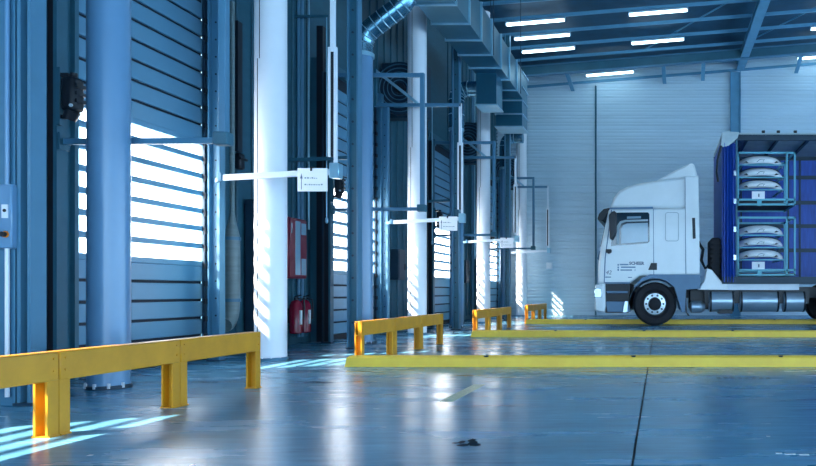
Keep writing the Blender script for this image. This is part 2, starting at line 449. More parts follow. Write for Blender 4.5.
kerb(16.42, 'farthest long yellow floor kerb running beneath the truck', x1=10.0)

# ------------------------------------------------------------------ round white columns
for k in range(4):
    c = empty('round_column', (-4.36, 7.73 + BAY * k, 0),
              ['large round white column with sun stripes nearest to camera', 'second round white column with sun stripes, beyond middle rail',
               'third round white column with sun stripes', 'farthest round white column with sun stripes by the far wall'][k], 'column', 'round white columns')
    H = ROOF(-4.36) - 0.32
    rr = 0.163
    MB().lathe_z(0, 0, [(rr, 0.03), (rr, H)], 40).build('shaft', 'column_white', c)
    MB().lathe_z(0, 0, [(rr + 0.012, 0), (rr + 0.012, 0.03), (rr, 0.034)], 40).build('base_collar', 'steel_blue', c)
    zs = CAM_H + (292 - 63) * (7.73) / 690
    for (za, zb, ang) in ((zs, H, -102), (0.2, zs, -112)):
        t = R(ang); MB().bar((rr * math.cos(t), rr * math.sin(t), za), (rr * math.cos(t), rr * math.sin(t), zb), 0.007, 0.007).build('seam', 'groove', c)
    for a in range(-150, 0, 30):
        t = R(a); MB().cyl(((rr + 0.01) * math.cos(t), (rr + 0.01) * math.sin(t), 0.03), ((rr + 0.01) * math.cos(t), (rr + 0.01) * math.sin(t), 0.045), 0.012, n=8).build('bolt', 'arm_white', c)

# ------------------------------------------------------------------ vertical air pipes with elbows
ELB = []
def pipe_tree(k):
    root = empty('air_pipe', (-4.36, 5.46 + BAY * k, 0),
                 ['thick blue-grey vertical air pipe in front of the nearest door', 'vertical air pipe topped by a shiny segmented elbow, behind second steel column',
                  'vertical air pipe with elbow beside third steel column', 'farthest vertical air pipe with elbow beside fourth steel column'][k], 'pipe', 'vertical air pipes')
    r = 0.14
    MB().lathe_z(0, 0, [(r, 0.02), (r, 4.25)], 36).build('pipe', 'pipe_paint', root)
    MB().lathe_z(0, 0, [(r + 0.01, 0), (r + 0.01, 0.025), (r, 0.03)], 36).build('base_collar', 'steel_dark', root)
    for a in range(-160, 20, 36):
        t = R(a); MB().box((r + 0.008) * math.cos(t) - 0.008, (r + 0.008) * math.cos(t) + 0.008, (r + 0.008) * math.sin(t) - 0.008, (r + 0.008) * math.sin(t) + 0.008, 0.01, 0.05).build('bolt', 'arm_white', root)
    MB().lathe_z(0, 0, [(r + 0.02, 4.2), (r + 0.02, 4.26)], 36).build('flange', 'galv_light', root)
    pts = [(0, 0, 4.26), (0, 0, 4.44)]
    for i in range(1, 5):
        a = R(90 - 45 * i / 4); cxx = 0.25
        pts.append((cxx - cxx * math.sin(a) * 1.0, 0, 4.44 + cxx * math.cos(a)))
    p = pts[-1]; pts.append((p[0] + 0.24, 0, p[2] + 0.24)); p = pts[-1]
    for i in range(1, 4):
        a = R(45 * i / 3)
        pts.append((p[0] + 0.2 * (math.sin(R(-45) + a) + math.sin(R(45))), 0, p[2] + 0.2 * (math.cos(R(-45) + a) - math.cos(R(45)))))
    p = pts[-1]; pts.append((0.50, 0, p[2]))
    if k < 2:
        pts = [(0, 0, 4.26), (0, 0, 4.40), (0.03, 0, 4.50), (0.09, 0, 4.59), (0.20, 0, 4.68), (0.30, 0, 4.755), (0.40, 0, 4.83), (0.50, 0, 4.905), (0.58, 0, 4.975), (0.64, 0, 5.07), (0.665, 0, 5.18)]
        pts.append((pts[-1][0], 0, 5.322))
    else:
        pts = [(0, 0, 4.26), (0, 0, 4.55), (0, 0, 4.86), (0.025, 0, 4.97), (0.08, 0, 5.05), (0.16, 0, 5.10), (0.26, 0, 5.11), (0.496, 0, 5.11)]
    re = 0.14 if k < 2 else 0.16
    e = MB().tube(pts, re, 24).build('elbow', 'elbow_metal', root)
    for i in range(1, len(pts) - 1):
        d = Vector(pts[i + 1]) - Vector(pts[i - 1])
        MB().ring(pts[i], d, re, 0.008, 24, 6).build('elbow_seam', 'galv_light', e)
    return root, pts[-1]
for k in range(4):
    pr, pe = pipe_tree(k)
ELB_Z = pe[2]

# ------------------------------------------------------------------ main ventilation duct
vd = empty('ventilation_duct', (0, 0, 0), 'large rectangular galvanised duct running under the roof', 'duct')
DX0, DX1, DZ0, DZ1 = -3.89, -3.27, 5.36, 6.02
y = 4.0
while y < 16.2:
    y2 = min(y + 0.78, 16.36)
    MB().box(DX0, DX1, y, y2, DZ0, DZ1).build('duct_section', 'galv', vd, smooth=False)
    MB().box(DX0 - 0.03, DX1 + 0.03, y - 0.015, y + 0.015, DZ0 - 0.03, DZ1 + 0.03).build('duct_flange', 'galv_light', vd, smooth=False)
    y = y2 if y2 < 16.3 else 99
MB().box(DX0, DX1, 16.36, 17.0, 4.68, DZ1).build('end_box', 'galv', vd, smooth=False)
for z in (4.68, 4.98, 5.3, 5.62, 5.98):
    MB().box(DX0 - 0.025, DX1 + 0.025, 16.33, 17.03, z - 0.015, z + 0.015).build('duct_flange', 'galv_light', vd, smooth=False)
for k in range(2, 3):
    yc = 5.46 + BAY * k
    if yc < 4: continue
    b = MB().box(-3.86, -3.44, yc - 0.28, yc + 0.28, 4.70, DZ0)
    d = b.build('drop_box', 'galv', vd, smooth=False)
    MB().box(-3.88, -3.42, yc - 0.30, yc + 0.30, 4.68, 4.71).build('duct_flange', 'galv_light', d, smooth=False)
for yc in (6.0, 8.4, 10.9, 13.4, 16.0):
    for X in (DX0 - 0.04, DX1 + 0.04):
        MB().cyl((X, yc, DZ0), (X, yc, ROOF(X) - 0.26), 0.008, n=6).build('hanger_rod', 'steel_dark', vd)

# ------------------------------------------------------------------ steel columns
def steel_column(k):
    root = empty('steel_column', (-4.255 if k == 0 else -4.11, (4.675 if k == 0 else 4.62) + BAY * k, 0),
                 ['slim blue steel column nearest to camera beside the control box', 'slim bolted steel column behind the nearest kerb rail',
                  'slim bolted steel column, third from the camera', 'farthest slim bolted steel column'][k], 'column', 'slim steel columns')
    H = ROOF(-4.135) - 0.32
    hw = 0.075 if k else 0.045
    MB().box(-hw, -hw + 0.022, -0.06, 0.06, 0.02, H).build('flange', 'steel_blue', root, smooth=False)
    MB().box(hw - 0.022, hw, -0.06, 0.06, 0.02, H).build('flange', 'steel_blue', root, smooth=False)
    if True:
        MB().box(-hw + 0.022, hw - 0.022, -0.005, 0.005, 0.02, H).build('web', 'steel_teal', root, smooth=False)
        z = 0.35
        while z < 5.6 and k:
            MB().cyl((-0.02, -0.012, z), (-0.02, -0.005, z), 0.016, n=8).build('bolt', 'steel_dark', root); z += 0.30
    MB().box(-hw - 0.003, hw + 0.02, -0.09, 0.09, 0, 0.02).build('base_plate', 'steel_dark', root, smooth=False)
    return root
for k in range(4): steel_column(k)
cp = empty('control_post', (-4.403, 4.64, 0), 'wide blue steel post at the left picture edge', 'post')
MB().box(-0.22, 0.085, -0.02, 0.06, 0.0, 7.6).build('post_plate', 'steel_blue', cp, smooth=False)
cb = empty('control_box', (-4.37, 4.562, 0), 'pale blue control box with push buttons at the left edge', 'control box')
MB().box(-0.16, 0.072, 0.012, 0.055, 1.05, 1.475).build('housing', 'pipe_paint', cb, bevel=0.006)
MB().box(0.01, 0.05, 0.006, 0.012, 1.25, 1.34).build('switch_plate', 'arm_white', cb, smooth=False)
MB().cyl((0.031, 0.002, 1.30), (0.031, 0.006, 1.30), 0.011, n=12).build('button', 'black', cb)
MB().cyl((0.034, 0.002, 1.142), (0.034, 0.012, 1.142), 0.022, n=16).build('stop_collar', 'orange', cb)
MB().cyl((0.034, -0.02, 1.142), (0.034, 0.002, 1.142), 0.017, n=16).build('stop_button', 'black', cb)
MB().cyl((0.022, 0.034, 0.06), (0.022, 0.034, 1.05), 0.013, n=10).build('conduit', 'arm_white', cb)
MB().cyl((0.022, 0.034, 1.475), (0.022, 0.034, 4.8), 0.013, n=10).build('conduit', 'pipe_paint', cb)

# ------------------------------------------------------------------ hanging C-shaped guide frames
LOWZ, HIGHZ = 1.99, 4.0
def near_frame(k, X):
    ROOT_X = -4.885
    Y = 5.65 + 4.66 * k
    root = empty('guide_frame', (ROOT_X, Y, 0),
                 ['grey guide arm with dark clamp crossing the nearest door', 'grey guide arm with dark clamp in front of second round column',
                  'grey guide arm with dark clamp in front of third round column', 'grey guide frame without plate by the far wall'][k], 'frame', 'C-shaped guide frames')
    L = X - ROOT_X
    MB().bar((0, 0, LOWZ), (L, 0, LOWZ + 0.01), 0.035, 0.05).build('lower_arm', 'steel_blue', root, bevel=0.004)
    MB().bar((0, 0, HIGHZ), (L, 0, HIGHZ), 0.04, 0.06).build('upper_arm', 'steel_blue', root, bevel=0.004)
    MB().box(L - 0.03, L + 0.03, -0.03, 0.03, LOWZ + 0.05, HIGHZ + 0.03).build('post', 'steel_blue', root, bevel=0.004)
    MB().box(L - 0.07, L + 0.055, -0.045, 0.045, LOWZ - 0.03, LOWZ + 0.075).build('clamp', 'steel_teal', root, bevel=0.008)
    for z in (LOWZ, HIGHZ):
        MB().box(-0.005, 0.012, -0.05, 0.05, z - 0.07, z + 0.07).build('mount_plate', 'steel_teal', root, smooth=False)
    return root
def far_frame(k, X):
    ROOT_X = -4.69
    Y = 7.30 + 4.66 * k
    root = empty('guide_frame', (ROOT_X, Y, 0),
                 ['white guide frame with notice plate hanging before the nearest white column', 'white guide frame with notice plate hanging past the second white column',
                  'white guide frame with notice plate hanging past the third white column', 'farthest white guide frame standing out from the far wall corner'][k], 'frame', 'C-shaped guide frames')
    L = X - ROOT_X
    MB().bar((0.07, -0.0, LOWZ - 0.02), (L - 0.02, 0, LOWZ + 0.04), 0.035, 0.062).build('lower_arm', 'arm_white', root, bevel=0.004)
    MB().bar((-0.02, 0, HIGHZ), (L + 0.02, 0, HIGHZ), 0.04, 0.06).build('upper_arm', 'steel_blue', root, bevel=0.004)
    zm = 3.3
    MB().box(L - 0.024, L + 0.024, -0.02, 0.02, zm, HIGHZ + 0.03).build('upper_post', 'arm_white', root, bevel=0.004)
    MB().box(L - 0.05, L - 0.022, -0.015, 0.015, LOWZ + 0.2, zm + 0.05).build('slide_rod', 'arm_white', root, bevel=0.003)
    MB().box(L + 0.012, L + 0.045, -0.015, 0.015, LOWZ + 0.12, zm + 0.05).build('slide_rod', 'arm_white', root, bevel=0.003)
    MB().box(L - 0.022, L + 0.012, -0.005, 0.012, LOWZ + 0.2, zm).build('slide_track', 'black', root, smooth=False)
    MB().box(L - 0.02, L + 0.085, -0.05, 0.05, LOWZ - 0.03, LOWZ + 0.13).build('clamp', 'galv_light', root, bevel=0.008)
    MB().box(0.02, 0.07, -0.03, 0.03, LOWZ - 0.05, LOWZ + 0.03).build('end_cap', 'steel_blue', root, bevel=0.005)
    MB().bar((0.03, 0.02, LOWZ - 0.02), (-0.13, 0.20, LOWZ - 0.02), 0.03, 0.05).build('mount_arm', 'steel_teal', root, smooth=False)
    MB().box(-0.26, -0.22, -0.03, 0.03, HIGHZ - 0.02, HIGHZ + 0.62).build('hanger_post', 'steel_teal', root, smooth=False)
    MB().box(-0.26, 0.0, -0.02, 0.02, HIGHZ - 0.03, HIGHZ + 0.03).build('hanger_foot', 'steel_blue', root, smooth=False)
    MB().bar((-0.24, 0, HIGHZ + 0.60), (L * 0.40, 0, HIGHZ + 0.03), 0.04, 0.05).build('brace', 'galv_light', root, bevel=0.004)
    if k < 3:
        pl = MB().box(L - 0.36, L - 0.045, -0.03, -0.022, LOWZ - 0.17, LOWZ + 0.075).build('notice_plate', 'sign_white', root, bevel=0.002)
        pl['label'] = 'white notice plate with an upward arrow'
        # arrow and two rows of small print
        MB().add([(L - 0.322, -0.0315, LOWZ - 0.15), (L - 0.314, -0.0315, LOWZ - 0.15), (L - 0.314, -0.0315, LOWZ - 0.02), (L - 0.322, -0.0315, LOWZ - 0.02)], [(0, 1, 2, 3)]).add(
            [(L - 0.332, -0.0315, LOWZ - 0.035), (L - 0.304, -0.0315, LOWZ - 0.035), (L - 0.318, -0.0315, LOWZ + 0.022)], [(0, 1, 2)]).build('printed_arrow', 'ink', pl)
        for row, zz in enumerate((LOWZ - 0.035, LOWZ - 0.105)):
            x = L - 0.285
            rng = random.Random(5 + row); b = MB()
            while x < L - (0.16 if row == 0 else 0.09):
                wd = rng.uniform(0.008, 0.022); h = rng.uniform(0.006, 0.016)
                b.add([(x, -0.0315, zz), (x + wd, -0.0315, zz), (x + wd, -0.0315, zz + h), (x, -0.0315, zz + h)], [(0, 1, 2, 3)]); x += wd + rng.uniform(0.004, 0.01)
            b.build('printed_line', 'hose_grey', pl)
        MB().box(L - 0.225, L - 0.205, -0.036, 0.02, LOWZ + 0.045, LOWZ + 0.09).build('plate_clip', 'black', root, smooth=False)
    return root
for k, X in enumerate((-3.57, -3.55, -3.6, -3.6)): near_frame(k, X)
for k, X in enumerate((-3.46, -3.46, -3.48, -3.46)): far_frame(k, X)

# ------------------------------------------------------------------ posts at the far jamb of each door
for k, (px_, py_) in enumerate([(-4.88, 7.60 + BAY * k) for k in range(4)] + [(-4.965, 5.66 + BAY * k) for k in range(4)]):
    p = empty('dock_post', (px_, py_, 0), ['perforated blue dock post right of the nearest door', 'perforated dark dock post left of the second white column',
              'perforated dock post hidden beside the third steel column', 'farthest perforated dock post by the far wall',
              'perforated dark dock post left of the nearest door', 'perforated dark dock post left of the second door', 'perforated dock post left of the third door', 'perforated dock post left of the fourth door'][k], 'post', 'perforated dock posts')
    MB().box(-0.07, -0.055, -0.05, 0.05, 0.015, 4.05).build('flange', 'steel_blue' if k < 4 else 'steel_dark', p, smooth=False)
    MB().box(0.03, 0.06, -0.05, 0.05, 0.015, 4.05).build('flange', 'steel_blue' if k < 4 else 'steel_teal', p, smooth=False)
    MB().box(-0.055, 0.03, 0.0, 0.012, 0.015, 4.05).build('web', 'steel_blue' if k < 4 else 'black', p, smooth=False)
    z = 0.5
    while z < 3.9:
        MB().cyl((-0.012, -0.004, z), (-0.012, 0.0, z), 0.010, n=8).build('hole', 'groove', p); z += 0.19
    MB().box(-0.08, 0.07, -0.055, 0.055, 0, 0.015).build('base_plate', 'steel_dark', p, smooth=False)

# ------------------------------------------------------------------ black door operators
for k in range(4):
    o = empty('door_operator', (-4.855, 5.60 + BAY * k, 2.16), ['black motor unit clamped beside the nearest door windows', 'black motor unit behind the nearest notice plate',
              'black motor unit behind the second notice plate', 'farthest black motor unit beside a door'][k], 'motor', 'black door motors')
    MB().box(-0.04, 0.0, -0.02, 0.02, -0.05, 0.42).build('mount_rail', 'steel_teal', o, smooth=False)
    MB().box(0.03, 0.145, -0.06, 0.06, 0.06, 0.34).build('housing', 'black', o, bevel=0.03, segs=2)
    MB().cyl((0.06, 0, 0.0), (0.09, 0, 0.07), 0.045, 0.055, n=14).build('gear_head', 'black', o)
    MB().cyl((0.10, 0, 0.34), (0.10, 0, 0.375), 0.025, n=12).build('cable_gland', 'black', o)
    for z in (0.02, 0.36):
        MB().box(0.0, 0.06, -0.015, 0.015, z - 0.015, z + 0.015).build('bracket', 'black', o, smooth=False)
    MB().cyl((0.125, -0.065, 0.10), (0.125, -0.055, 0.10), 0.014, n=10).build('screw', 'arm_white', o)
    for z in (0.13, 0.19, 0.25):
        MB().box(0.145, 0.16, -0.045, 0.045, z, z + 0.03).build('cooling_fin', 'black', o, smooth=False)

# ------------------------------------------------------------------ wall niches: drain pipes, cable chases, cabinets
for k in range(3):
    yb = BAY * k
    o = empty('drain_pipe', (-5.22, 8.42 + yb, 0), ['grey drain pipe with curved foot beside the nearest white column', 'grey drain pipe beside the second white column',
              'grey drain pipe beside the third white column', 'grey drain pipe beside the farthest white column'][k], 'pipe', 'grey drain pipes')
    MB().tube([(0, 0, 4.3), (0, 0, 1.72), (0, 0, 1.6), (0, 0, 1.42)], [0.028, 0.028, 0.045, 0.085], 16).build('riser', 'hose_grey', o)
    MB().cyl((0, 0, 1.42), (0, 0, 0.66), 0.085, n=20).build('sleeve', 'hose_grey', o)
    for z in (1.41, 0.66):
        MB().lathe_z(0, 0, [(0.094, z - 0.02), (0.094, z + 0.02)], 20).build('clamp_band', 'steel_blue', o)
    pts = [(0, 0, 0.66)] + [(0.0, -0.14 * (1 - math.cos(R(a))), 0.62 - 0.26 * math.sin(R(a))) for a in (15, 35, 55, 75, 90)]
    MB().tube(pts, 0.083, 16).build('foot_bend', 'hose_grey', o)
    c = empty('cable_chase', (WALL_X + 0.03, 8.66 + yb, 2.3), ['black vertical cable chase left of the nearest white column', 'black vertical cable chase left of the second white column',
              'black vertical cable chase left of the third white column', 'black vertical cable chase left of the farthest white column'][k], 'cable duct', 'black cable chases')
    MB().box(0, 0.05, -0.05, 0.05, 0.22, 1.85).build('channel', 'black', c, smooth=False)
    MB().box(0, 0.08, -0.05, 0.06, 0.0, 0.2).build('valve_body', 'black', c, bevel=0.015)
    MB().cyl((0.08, -0.06, 0.13), (0.08, 0.09, 0.13), 0.018, n=10).build('valve_lever', 'black', c)
    e = empty('wall_cabinet', (WALL_X + 0.03, 9.0 + yb, 0.0), ['tall dark blue wall cabinet half behind the nearest white column', 'dark wall cabinet half behind the second white column',
              'dark wall cabinet half behind the third white column', 'dark wall cabinet near the far wall'][k], 'cabinet', 'dark wall cabinets')
    zc0, zc1 = (0.25, 1.95) if k == 0 else (1.0, 1.6)
    MB().box(0, 0.2, -0.16, 0.2, zc0, zc1).build('body', 'steel_dark', e, bevel=0.008)
    MB().box(0.2, 0.214, -0.145, 0.185, zc0 + 0.03, zc1 - 0.03).build('cabinet_door', 'steel_dark', e, bevel=0.004)
    MB().box(0.214, 0.23, 0.13, 0.15, 1.2, 1.32).build('handle', 'black', e, smooth=False)
# vertical and horizontal conduits left of the second door
for (yc, r_, m_) in ((10.10, 0.02, 'steel_blue'), (10.19, 0.028, 'steel_blue'), (10.39, 0.016, 'galv_light')):
    for k in range(3):
        c = tag(MB().cyl((WALL_X + 0.06, yc + BAY * k, 0.1 if r_ > 0.018 else 1.7), (WALL_X + 0.06, yc + BAY * k, 7.2), r_, n=10).build('conduit', m_),
            ['%s vertical conduit between the nearest column and second door', '%s vertical conduit between the second column and third door', '%s vertical conduit between the third column and fourth door'][k] % {'steel_blue': 'slim' if r_ < 0.025 else 'thicker', 'galv_light': 'bright thin'}[m_], 'pipe', 'vertical conduits')
for k in range(2):
    pc = empty('pull_switch', (-4.86, 10.06 + BAY * k, 1.78), ['hanging pull switch above the red hose cabinet', 'hanging pull switch beyond the second white column'][k], 'switch', 'hanging pull switches')
    MB().cyl((0, 0, 0.05), (0, 0, 3.0), 0.008, n=6).build('rod', 'galv_light', pc)
    MB().lathe_z(0, 0, [(0.008, -0.02), (0.022, 0.0), (0.02, 0.05), (0.008, 0.07)], 12).build('knob', 'galv_light', pc)
    MB().bar((-0.49, 0, 3.0), (0.03, 0, 3.0), 0.03, 0.03).build('bracket', 'steel_teal', pc)
for k in range(2):
    tag(MB().bar((WALL_X, 9.95 + BAY * k, 2.66), (-4.45, 9.95 + BAY * k, 2.70), 0.03, 0.05).build('support_arm', 'steel_teal'),
        ['teal horizontal support arm above the red hose cabinet', 'teal horizontal support arm beyond the second white column'][k], 'bracket')

# fire hose cabinet and extinguishers
hc = empty('hose_cabinet', (WALL_X + 0.03, 9.42, 0.95), 'red fire hose cabinet with pale reflecting front on the left wall', 'hose cabinet')
MB().box(0, 0.24, 0, 0.5, 0, 0.84).build('body', 'red', hc, bevel=0.01)
dr = MB().box(0.24, 0.252, 0.02, 0.48, 0.02, 0.82).build('cabinet_door', 'red', hc, bevel=0.004)
MB().box(0.252, 0.256, 0.17, 0.30, 0.05, 0.80).build('reflection_stripe', 'glass_pale', dr, smooth=False)  # pale stripe and patches drawn for the lit reflection on the door
MB().box(0.252, 0.256, 0.33, 0.46, 0.05, 0.28).build('reflection_patch', 'glass_pale', dr, smooth=False)
MB().box(0.252, 0.256, 0.33, 0.46, 0.62, 0.78).build('reflection_patch', 'glass_pale', dr, smooth=False)
MB().box(0.252, 0.262, 0.06, 0.075, 0.62, 0.76).build('handle', 'chrome', dr, smooth=False)
for j, yj in enumerate((9.80, 10.04)):
    f = empty('fire_extinguisher', (-5.17, yj, 0.17), ['red fire extinguisher below hose cabinet, left of the pair', 'red fire extinguisher below hose cabinet, right of the pair'][j], 'fire extinguisher', 'pair of fire extinguishers')
    MB().lathe_z(0, 0, [(0.07, 0), (0.085, 0.015), (0.085, 0.40), (0.06, 0.455), (0.03, 0.475)], 22).build('cylinder', 'red_glossy', f)
    MB().cyl((0, 0, 0.47), (0, 0, 0.51), 0.026, n=12).build('valve', 'black', f)
    MB().bar((-0.02, 0, 0.52), (0.09, -0.03, 0.545), 0.02, 0.014).build('lever', 'black', f)
    MB().tube([(0.03, 0, 0.5), (0.10, 0.02, 0.48), (0.105, 0.03, 0.38), (0.095, 0.03, 0.2)], 0.011, 8).build('hose', 'black', f)
    MB().box(0.075, 0.09, -0.045, 0.0, 0.13, 0.33).build('instruction_label', 'arm_white', f, smooth=False)
    MB().box(-0.18, -0.08, -0.03, 0.03, 0.15, 0.36).build('wall_bracket', 'black', f, smooth=False)
tag(MB().box(WALL_X + 0.026, WALL_X + 0.055, 9.6, 9.72, 0.70, 0.90).build('wall_plate', 'black', bevel=0.003), 'small black plate on wall above the extinguishers', 'plate')

# ------------------------------------------------------------------ wall fans with ring guards
for k in range(1, 4):
    f = empty('wall_fan', (-4.93, 8.42 + BAY * k, 4.62), ['', 'round dark fan with ring guard behind the diagonal brace', 'round dark fan with ring guard above the third white column', 'farthest round dark fan with ring guard'][k], 'fan', 'wall fans with ring guards')
    f.scale = (1.25, 1.0, 1.25)
    MB().box(-0.32, 0.36, 0.1, 0.42, -0.42, 0.42).build('housing', 'steel_dark', f, bevel=0.02)
    MB().lathe_y(0, 0, [(0.40, 0.10), (0.40, -0.02), (0.37, -0.03), (0.37, 0.06), (0.12, 0.09)], 32).build('shroud', 'steel_dark', f)
    g = MB()
    for rr in (0.12, 0.18, 0.24, 0.30, 0.36):
        gd = MB().ring((0, -0.03, 0), (0, 1, 0), rr, 0.007, 36, 6).build('guard_ring', 'steel_blue', f)
    MB().cyl((0, -0.04, 0), (0, 0.05, 0), 0.08, n=20).build('hub', 'black', f)
    for a in range(0, 360, 72):
        t = R(a); c_, s_ = math.cos(t), math.sin(t)
        b = MB(); u0, u1 = 0.08, 0.34
        P_ = lambda u, v, y: (u * c_ - v * s_, y, u * s_ + v * c_)
        b.add([P_(u0, -0.03, 0.02), P_(u1, -0.09, 0.0), P_(u1, 0.07, 0.05), P_(u0, 0.03, 0.05), P_(u0, -0.03, 0.026), P_(u1, -0.09, 0.006), P_(u1, 0.07, 0.056), P_(u0, 0.03, 0.056)],
              [(0, 1, 2, 3), (4, 5, 6, 7), (0, 1, 5, 4), (1, 2, 6, 5), (2, 3, 7, 6), (3, 0, 4, 7)])
        b.build('blade', 'steel_dark', f)

# ------------------------------------------------------------------ truck
TY = 15.47; TS = 44.6
def T(px, py): return ((px - 660) / TS, CAM_H + (292 - py) / TS)
def TP(*pts): return [T(*p) for p in pts]
tk = empty('truck', (0, TY, 0), 'white box truck with open blue curtain side loaded with car bumpers', 'truck')
W = 2.42
cab = MB().prism(TP((597.5, 284), (598.5, 262), (601, 245), (608.5, 209), (698, 207.8), (699.5, 275), (640, 276), (630, 283.5)), 0, W).build('cab', 'truck_white', tk, bevel=0.05, segs=3)
roof = MB().prism(TP((609.5, 208.2), (613.5, 197), (619, 190), (627, 186), (640, 182.5), (660, 179.3), (684, 176.2), (698, 175.2), (698, 208)), 0.03, W - 0.03).build('cab_roof', 'truck_white', tk, bevel=0.07, segs=3)
MB().prism(TP((656, 180), (675, 169.5), (691, 161.8), (694.5, 163), (698, 175.5), (684, 176.8)), 0.10, W - 0.10).build('roof_spoiler', 'truck_white', tk, bevel=0.04, segs=2)
MB().prism(TP((610, 207.6), (653, 206.8), (653, 208.8), (609.5, 209.4)), -0.004, 0.05).build('roof_seam', 'truck_grey', cab, smooth=False)
# side fairing panel at the cab rear
MB().prism(TP((685, 176.5), (698.6, 175.5), (699.8, 274), (686, 274)), -0.012, 0.03).build('side_fairing', 'truck_white', tk, bevel=0.01)
MB().prism(TP((692, 218), (695, 218), (695.6, 238.5), (692.8, 239)), -0.03, -0.008).build('air_vent', 'black', tk, smooth=False)
for (a, b_) in (((653.3, 209), (653.8, 276)), ((685.2, 178), (685.8, 274))):
    p, q = T(*a), T(*b_); MB().prism([(p[0] - 0.007, p[1]), (p[0] + 0.007, p[1]), (q[0] + 0.007, q[1]), (q[0] - 0.007, q[1])], -0.006, 0.03).build('panel_seam', 'truck_grey', cab, smooth=False)
p, q = T(611.5, 210), T(604.2, 283)
MB().prism([(p[0] - 0.012, p[1]), (p[0] + 0.012, p[1]), (T(605.2, 258)[0] + 0.012, T(605.2, 258)[1]), (q[0] + 0.012, q[1]), (q[0] - 0.012, q[1]), (T(605.2, 258)[0] - 0.012, T(605.2, 258)[1])], -0.006, 0.03).build('panel_seam', 'truck_grey', cab, smooth=False)
MB().prism(TP((605, 282.2), (630, 282.2), (630, 283.6), (605, 283.6)), -0.004, 0.05).build('panel_seam', 'truck_grey', cab, smooth=False)
# locker outline
lx0, lz1 = T(665.5, 212.5); lx1, lz0 = T(678.5, 241)
rr = 0.05; pts = []
for (cx, cz, a0) in ((lx1 - rr, lz1 - rr, 0), (lx0 + rr, lz1 - rr, 90), (lx0 + rr, lz0 + rr, 180), (lx1 - rr, lz0 + rr, 270)):
    for i in range(4): pts.append((cx + rr * math.cos(R(a0 + 30 * i)), -0.003, cz + rr * math.sin(R(a0 + 30 * i))))
MB().tube(pts + [pts[0]], 0.007, 6, cap=False).build('locker_seam', 'seam_grey', cab)
# window
win = MB().prism(TP((611, 246), (611.8, 240), (614.2, 213.6), (617, 212.6), (648, 212.4), (649.4, 214), (649.6, 241.5), (648, 243.2)), -0.008, 0.05).build('side_window', 'glass_dark', tk, smooth=False)
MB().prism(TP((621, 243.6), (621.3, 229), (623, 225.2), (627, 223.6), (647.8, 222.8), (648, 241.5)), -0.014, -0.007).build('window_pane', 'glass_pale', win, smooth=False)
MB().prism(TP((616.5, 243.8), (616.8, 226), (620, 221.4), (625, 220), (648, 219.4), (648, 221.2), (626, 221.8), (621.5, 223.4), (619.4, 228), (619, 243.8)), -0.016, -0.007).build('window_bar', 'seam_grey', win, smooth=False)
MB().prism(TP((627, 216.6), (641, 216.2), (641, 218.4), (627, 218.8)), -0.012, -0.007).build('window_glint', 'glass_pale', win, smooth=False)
mir = MB().prism(TP((609.5, 216), (613, 212.3), (617, 213), (616.6, 232), (613, 240), (610.5, 240)), -0.24, -0.06).build('mirror', 'black', tk, bevel=0.025, segs=2)
MB().bar((T(613, 213)[0], -0.10, T(613, 213)[1]), (T(615, 211)[0], 0.05, T(615, 211)[1]), 0.03, 0.03).build('mirror_arm', 'black', mir)
lm = MB().prism(TP((606.3, 249.5), (611.8, 249.5), (611.8, 252.5), (609, 254), (606.3, 252.6)), -0.16, 0.02).build('kerb_mirror', 'black', tk, bevel=0.01)
MB().prism(TP((597, 219.5), (599, 213.5), (603.5, 208.8), (610, 207.4), (609.2, 211), (603.5, 221)), 0.02, W - 0.02).build('sun_visor', 'black', tk, bevel=0.02)
MB().prism(TP((599.8, 246), (607.5, 212), (609.5, 212), (602, 246)), 0.12, W - 0.12).build('windscreen', 'glass_dark', tk, smooth=False)
MB().prism(TP((594.6, 311), (594.2, 292), (595.4, 284), (605, 283.6), (605.6, 306), (604.5, 313)), 0.0, W).build('bumper', 'truck_white', tk, bevel=0.04, segs=3)
hl = MB().prism(TP((594.0, 298), (594.4, 288), (601.5, 288), (602, 298)), -0.006, 0.32).build('headlamp', 'chrome', tk, bevel=0.02)
MB().prism(TP((596, 258), (598, 250), (600, 250), (599.5, 262)), 0.3, W - 0.3).build('grille', 'truck_grey', tk, smooth=False)
# step well and fender
MB().prism(TP((605, 283.6), (630, 283.6), (628, 313), (605, 313)), 0.12, W - 0.12).build('step_well', 'black', tk, smooth=False)
for py in (291, 301.5):
    MB().prism(TP((606, py), (628, py), (627.5, py + (2.2 if py < 300 else 10.5)), (607, py + (2.2 if py < 300 else 10.5))), 0.03, 0.2).build('step', 'truck_grey', tk, bevel=0.01)
MB().prism(TP((622.5, 312.5), (624.5, 301), (628.5, 301), (627.6, 312.5)), 0.0, 0.2).build('step_end', 'chrome', tk, bevel=0.01)
WCX, WCZ = T(654.8, 302.6)[0], 0.492
def arch(y0, y1):
    outer = TP((627.5, 312), (630.5, 297), (635, 286), (641, 278.5), (650, 274.4), (699.6, 274.4), (700.5, 288.6), (686, 289.6))
    ri = 0.575
    inner = [(WCX + ri * math.cos(R(a)), WCZ + ri * math.sin(R(a))) for a in (18, 40, 62, 80, 100, 120, 140, 160, 178)]
    inner = [T(684.8, 312)] + [T(681.5, 312)] + inner[1:] 
    return MB().prism(outer + inner + [T(630.5, 312)], y0, y1)
for (a, b_) in ((-0.03, 0.45), (W - 0.45, W + 0.03)):
    arch(a, b_).build('fender', 'truck_grey', tk, smooth=False)
MB().prism(TP((686, 289), (687, 312), (690, 316), (688, 316), (683, 306), (681, 295)), 0.0, 0.4).build('mud_flap', 'black', tk, smooth=False)
